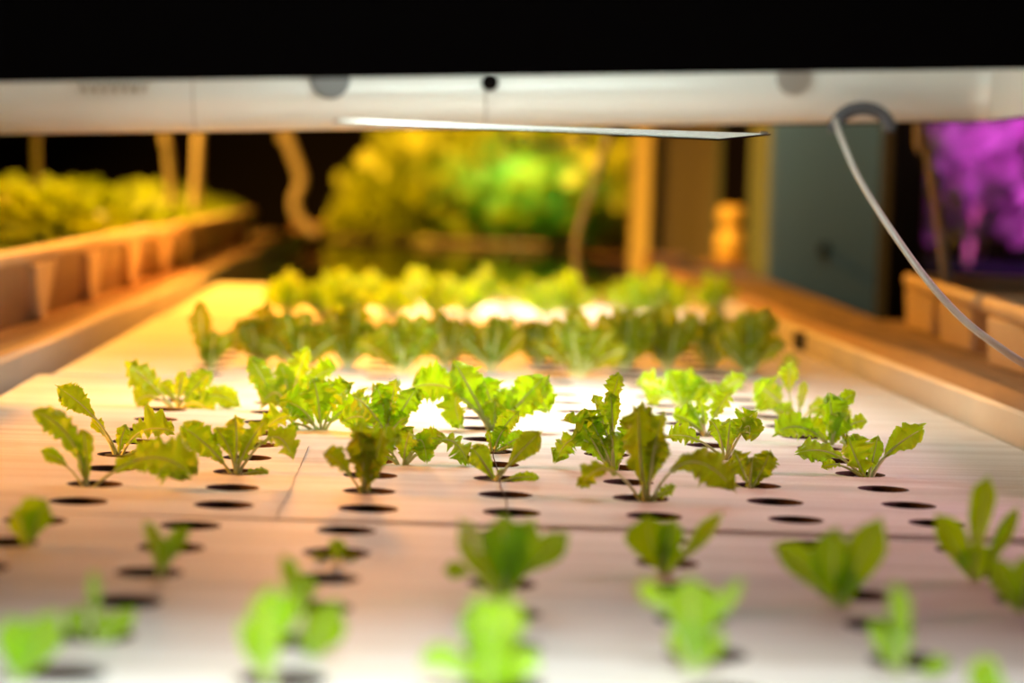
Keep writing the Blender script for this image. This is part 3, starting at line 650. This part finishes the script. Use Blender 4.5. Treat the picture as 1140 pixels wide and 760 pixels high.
dp = empty('steel_post', ((a.x+b.x)/2, 5.7, RZ0), 'blue black steel post right of the wide column', 'post'); wd = (b.x-a.x)/2
obj('shaft', BX((-wd, -.06, 0), (wd, .06, RZ1-RZ0-.001), .006), M_dark, dp)
obj('base_plate', BX((-wd-.03, -.1, 0), (wd+.03, .1, .012), .003), M_dark, dp)
# jug on a small stand
ja = atY(796, 290, 7.3); jb = atY(829, 290, 7.3); jc = (ja.x+jb.x)/2; jr = (jb.x-ja.x)/2; jz = atY(812, 292, 7.3).z; jt = atY(812, 229, 7.3).z
jg = empty('plastic_jug', (jc, 7.3, jz), 'amber plastic jug with a wide cap, standing between the two columns', 'jug')
h = jt-jz
bm = bmesh.new(); lathe(bm, [(jr*.82, 0), (jr, .006), (jr*1.02, h*.3), (jr*.95, h*.52), (jr*.6, h*.62), (jr*.5, h*.66)], (0, 0, 0)); obj('bottle', bm, M_jug, jg)
bm = bmesh.new(); lathe(bm, [(jr*.7, h*.66), (jr*.9, h*.68), (jr*.95, h*.80), (jr*.88, h*.96), (jr*.6, h)], (0, 0, 0)); obj('cap', bm, M_jug, jg)
bm = bmesh.new(); tube(bm, smoothpath([Vector((jr*.9, 0, h*.2)), Vector((jr*1.3, 0, h*.3)), Vector((jr*1.25, 0, h*.5)), Vector((jr*.6, 0, h*.6))], 5), .005, 8); obj('handle', bm, M_jug, jg)
tag(obj('stand', BX((jc-.08, 7.2, RZ0), (jc+.07, 7.42, jz), .006), M_wood), 'timber block stand under the amber jug', 'stand')

# ---------------------------------------------------------------- hanging hoses and cables
def hang(pts, Y, r, name, label, cat, m, top=True, Yend=None, both=False):
    P = [atY(x, y, Y+((Yend-Y)*i/(len(pts)-1) if Yend else 0)) for i, (x, y) in enumerate(pts)]
    if top: P.insert(0, Vector((P[0].x-(P[1].x-P[0].x)*.3, P[0].y, 1.2))); P.insert(0, Vector((P[0].x, P[0].y, RZ1)))
    if both: P.append(Vector((P[-1].x, P[-1].y, 1.2))); P.append(Vector((P[-1].x, P[-1].y, RZ1)))
    return tag(obj(name, tube(bmesh.new(), smoothpath(P, 8), r, 8), m), label, cat)
hang([(41, 130), (40, 160), (41, 205), (42, 235)], 5.6, .009, 'hose', 'leftmost orange lit hose hanging into the left trough', 'hose', M_rope)
hang([(184, 130), (186, 160), (190, 200), (192, 232)], 6.4, .011, 'hose', 'thin hose hanging left of the pair over the trough', 'hose', M_rope)
hang([(222, 130), (221, 160), (219, 200), (216, 236)], 6.6, .014, 'hose', 'thick hose hanging right of the pair over the trough', 'hose', M_rope)
hang([(316, 130), (320, 155), (333, 190), (335, 205), (328, 225), (334, 245), (352, 262)], 7.5, .019, 'hose', 'thick bent orange lit hose reaching the end of the left rail', 'hose', M_rope)
hang([(678, 130), (675, 155), (662, 200), (646, 250), (641, 285), (648, 318), (652, 327)], 5.72, .008, 'cable', 'grey cable hanging down to the far end of the rafts', 'cable', M_cable)
hang([(560, 130), (586, 150), (600, 162), (622, 160), (640, 150), (655, 130)], 6.0, .006, 'wire', 'short dark wire loop showing just under the lamp hood', 'wire', M_rubber, top=True, both=True)
hang([(1024, 125), (1030, 150), (1042, 220), (1050, 280), (1056, 330)], 4.25, .009, 'cable', 'brown cable hanging by the dark post into the right trough', 'cable', M_rope)

# ---------------------------------------------------------------- lamp hood over the raft
HY0, HY1 = 1.8, 3.5; HX0, HX1 = -.70, .868; HH = .34
hood = empty('lamp_hood', (0, 2.65, .345), 'large black grow lamp hood with white reflector inside, hanging low over the rafts', 'lamp')
hood.rotation_euler = (-.006, -.048, 0)
def hl(x, y, z): return Vector((x, y-2.65, z))
ow = bmesh.new(); t = .004
outer = [(HY0-t, 0), (HY0-t, .20), (HY0+.16, HH+.01), (HY1-.16, HH+.01), (HY1+t, .20), (HY1+t, 0), (HY1, 0), (HY1, .19), (HY1-.16, HH), (HY0+.16, HH), (HY0, .19), (HY0, 0)]
prism(ow, None, [[hl(x, y, z) for y, z in outer] for x in (HX0, HX1)])
for x in (HX0, HX1):
    pass
obj('outer_shell', ow, M_black, hood)
for x0_, x1_ in ((HX0-.004, HX0), (HX1, HX1+.004)):
    eb = bmesh.new(); pr_ = [(HY0-t, 0), (HY0-t, .20), (HY0+.16, HH+.01), (HY1-.16, HH+.01), (HY1+t, .20), (HY1+t, 0)]
    prism(eb, None, [[hl(x, y, z) for y, z in pr_] for x in (x0_, x1_)]); obj('end_panel', eb, M_black, hood)
# inner reflector: back wall bows like a quarter pipe, front wall the same, end walls curved
rb = bmesh.new()
prof = []
for k in range(17):      # rolled rim bulging inwards, then the wall runs up to the roof
    a = -PI*.5+PI*k/16; prof.append((HY1-.008-.052*math.cos(a), .056+.054*math.sin(a)))
prof += [(HY1-.02, .19), (HY1-.18, .32), (HY0+.18, .32), (HY0+.02, .19)]
for k in range(16, -1, -1):
    a = -PI*.5+PI*k/16; prof.append((HY0+.008+.012*math.cos(a), .056+.054*math.sin(a)))
stn = [HX0+.006, HX0+.05, -.40, -.38, HX0*0+.13, .15, HX1-.05, HX1-.006]
rings = [[rb.verts.new(hl(x, y, z)) for y, z in prof] for x in stn]
for i in range(len(rings)-1):
    for k in range(len(prof)-1):
        f = rb.faces.new((rings[i][k], rings[i+1][k], rings[i+1][k+1], rings[i][k+1])); f.smooth = True
rb.faces.new(rings[0]); rb.faces.new(rings[-1][::-1])
obj('reflector', rb, M_white, hood)
# seams on the reflector back wall
def seam(px, m=M_steel, w=.002, ztop=.2):
    p = atY(px, 120, 3.49); s_ = bmesh.new()
    pts = []
    for k in range(13):
        a = -PI*.5+PI*k/12; pts.append(hl(p.x, HY1-.008-.052*math.cos(a), .056+.054*math.sin(a)))
    tube(s_, pts, w, 6); obj('seam', s_, m, hood)
seam(219, mat('seam_grey', (.60, .60, .58), .5)); seam(541, MATS['seam_grey'], .0025)
def knob(px, py, r, m, nm='reflector_knob', ln=.03):
    p = atY(px, py, 3.44); q = hood.matrix_basis.inverted() @ p if False else p
    bm_ = bmesh.new(); bmesh.ops.create_cone(bm_, cap_ends=True, segments=24, radius1=r, radius2=r*.9, depth=ln, matrix=Matrix.Rotation(PI/2, 4, 'X'))
    bmesh.ops.bevel(bm_, geom=[e for e in bm_.edges if abs(e.verts[0].co.y-e.verts[1].co.y) < 1e-5], offset=.003, segments=2, affect='EDGES')
    o_ = obj(nm, bm_, m, hood); o_.location = (p.x, p.y-2.65, p.z-.345+.048*p.x*-1)
    return o_
M_grey = mat('socket_grey', (.20, .22, .24), .5)
knob(370, 84, .030, M_grey, 'reflector_knob'); knob(548, 88, .013, M_black, 'reflector_knob'); knob(885, 82, .028, M_steel, 'vent_plug')  # small black knob stands in for dark leaf reflections on the wall
# spring coil (twisted detail upper left)
cp = atY(130, 92, 3.43); bm = bmesh.new(); pts = []
for k in range(90): pts.append(Vector((-.05+.1*k/89, .008*math.sin(k*.5), .008*math.cos(k*.5))))
tube(bm, pts, .0025, 6); o = obj('coiled_wire', bm, M_steel, hood); o.location = (cp.x, cp.y-2.65, cp.z-.345-.048*cp.x)
# dark arch on the reflector, where the power lead starts
gp = atY(960, 143, 3.40)
bm = bmesh.new(); pts = [Vector((.040*math.cos(PI*k/16), 0, .030*math.sin(PI*k/16)*1.1)) for k in range(17)]
tube(bm, pts, .010, 10); o = obj('dark_arch', bm, M_rubber, hood); o.location = (gp.x, gp.y-2.65, gp.z-.345-.048*gp.x+.0)
# lamp bulb inside
LPX, LPY, LPZ = .17, 2.96, .125
bm = bmesh.new(); tube(bm, [Vector((-.34+.68*k/20, 0, 0)) for k in range(21)], lambda q: .017*(1-.75*abs(2*q-1)**4), 12)
M_bulb = emit('lamp_bulb_glow', (.84, 1., .93), 18)
o = obj('bulb', bm, M_bulb, hood); o.location = hl(LPX, LPY, LPZ)
for sx in (-1, 1):
    o = obj('bulb_holder', BX((-.012, -.02, -.02), (.012, .02, .19), .003), M_steel, hood); o.location = hl(LPX+sx*.345, LPY, LPZ)
for x in (-.8, .7):
    for y in (1.98, 3.3):
        p = Vector((x, y-2.65, HH+.01)); bm = bmesh.new(); tube(bm, [p, p+Vector((0, 0, 1.60))], .002, 6); obj('hanger_wire', bm, M_steel, hood)
# thin pane edge under the hood
A = atY(372, 136, 1.86); B = atY(800, 156.5, 2.30); Cc = atY(858, 150.5, 2.56); D = atY(446, 137.2, 2.14)
nrm = (B-A).cross(Cc-B).normalized();
if nrm.z < 0: nrm = -nrm
bm = bmesh.new(); lo = [bm.verts.new(p) for p in (A, B, Cc, D)]; hi = [bm.verts.new(p+nrm*.0018) for p in (A, B, Cc, D)]
bm.faces.new(lo[::-1]); bm.faces.new(hi)
for k in range(4): bm.faces.new((lo[k], lo[(k+1) % 4], hi[(k+1) % 4], hi[k]))
bmesh.ops.recalc_face_normals(bm, faces=bm.faces[:])
pan = obj('reflector_plate', bm, mat('polished_aluminium', (.80, .82, .80), .08, 1.)); tag(pan, 'thin polished metal plate hanging just below the lamp hood, seen edge on', 'plate')
cw = bmesh.new()
for q in (D, Cc):        # bent straps that carry the plate, hidden in the hood
    q = q+(A-q)*.02
obj('strap', BX((Cc.x-.012, Cc.y-.004, Cc.z), (Cc.x-.004, Cc.y, Cc.z+.004)), M_steel, pan)
cw.free()
# foreground power lead
P = [atY(930, 134, 3.30), atY(936, 152, 3.10), atY(952, 190, 2.85), atY(975, 230, 2.68), atY(1003, 272, 2.55), atY(1035, 315, 2.45), atY(1072, 355, 2.37), atY(1112, 386, 2.30), atY(1150, 410, 2.26), atY(1230, 450, 2.2), Vector((.80, 2.0, -.02)), Vector((.95, 1.9, -.3)), Vector((1.0, 1.85, RZ0+.01))]
path = smoothpath(P, 10); bm = bmesh.new()
tube(bm, path, .0039, 12); tag(obj('power_cable', bm, M_cable), 'smooth grey power cable curving down from the hood to the right edge', 'cable')

# ---------------------------------------------------------------- lights
def area(name, loc, target, col, power, size, spread=PI, size_y=None):
    l = bpy.data.lights.new(name, 'AREA'); l.energy = power; l.color = col; l.spread = spread
    l.shape = 'RECTANGLE' if size_y else 'DISK'; l.size = size
    if size_y: l.size_y = size_y
    o = bpy.data.objects.new(name, l); C.objects.link(o); o.location = loc
    d = Vector(target)-Vector(loc); o.rotation_euler = d.to_track_quat('-Z', 'Y').to_euler(); return o
WHITE = (.97, 1., .93); SOD = (1., .36, .04); MAG = (.85, .05, .85); AMB = (1., .46, .05)
area('hood_lamp', (LPX, LPY, .345+.048*LPX+LPZ-.03), (LPX, LPY+.0, 0), (.86, 1., .93), 2.7, .14, spread=math.radians(120))
area('near_lamp', (.10, .66, 1.0), (.06, .72, 0), (.93, 1., .95), 18, .4, spread=math.radians(75))
area('far_lamp', (.15, 5.0, .95), (.28, 5.05, 0), (.95, 1., .9), 2.4, .3, spread=math.radians(50))
area('sodium_left', (-1.7, 2.25, .60), (-.1, 2.75, 0), (1., .34, .03), 21, .5, spread=math.radians(88))
area('sodium_trough', (-1.1, 6.3, 1.5), (-.8, 6.1, .1), AMB, 125, .4, spread=math.radians(142))
area('trough_face_fill', (.6, 6.4, 1.0), (-.56, 4.7, .12), (1., .33, .04), 12, .4, spread=math.radians(50))  # orange fill added to brighten the left trough faces
area('jug_fill', (.2, 6.3, 1.2), (1.0, 7.7, .15), AMB, 5.5, .3, spread=math.radians(60))  # amber fill added to brighten the jug and the yellow post
area('sodium_back', (.15, 6.9, 1.9), (.15, 4.1, 0), SOD, 8, .5, spread=math.radians(50))
area('sodium_low_back', (-.15, 8.4, 1.0), (0, 2.5, 0), SOD, 7, .5, spread=math.radians(80))
area('sodium_bushes', (-.5, 10.5, 1.9), (.3, 11.3, .3), (1., .40, .04), 135, .3, spread=math.radians(120))
area('grow_lamp_bushes', (.55, 9.7, .9), (.56, 10.8, .15), (.30, 1., .42), 2.2, .2, spread=math.radians(42))
area('magenta_lamp', (1.62, 5.9, .85), (2.25, 7.5, .2), MAG, 9, .3, spread=math.radians(62))
area('pink_side_fill', (1.9, 2.4, .75), (.5, 2.3, 0), (1., .45, .62), 5.5, .3, spread=math.radians(90))  # weak pink fill added to tint the right side of the raft
area('cool_fill', (1.2, 5.2, 1.9), (1.1, 6.6, .4), (.7, 1., .95), 2.0, .4, spread=math.radians(50))
w = bpy.data.worlds.new('world'); bpy.context.scene.world = w; w.use_nodes = True
w.node_tree.nodes['Background'].inputs[0].default_value = (.10, .05, .06, 1); w.node_tree.nodes['Background'].inputs[1].default_value = .02
vs_ = bpy.context.scene.view_settings; vs_.view_transform = 'Standard'; vs_.look = 'None'; vs_.gamma = 1; vs_.use_curve_mapping = False; vs_.exposure = -.03
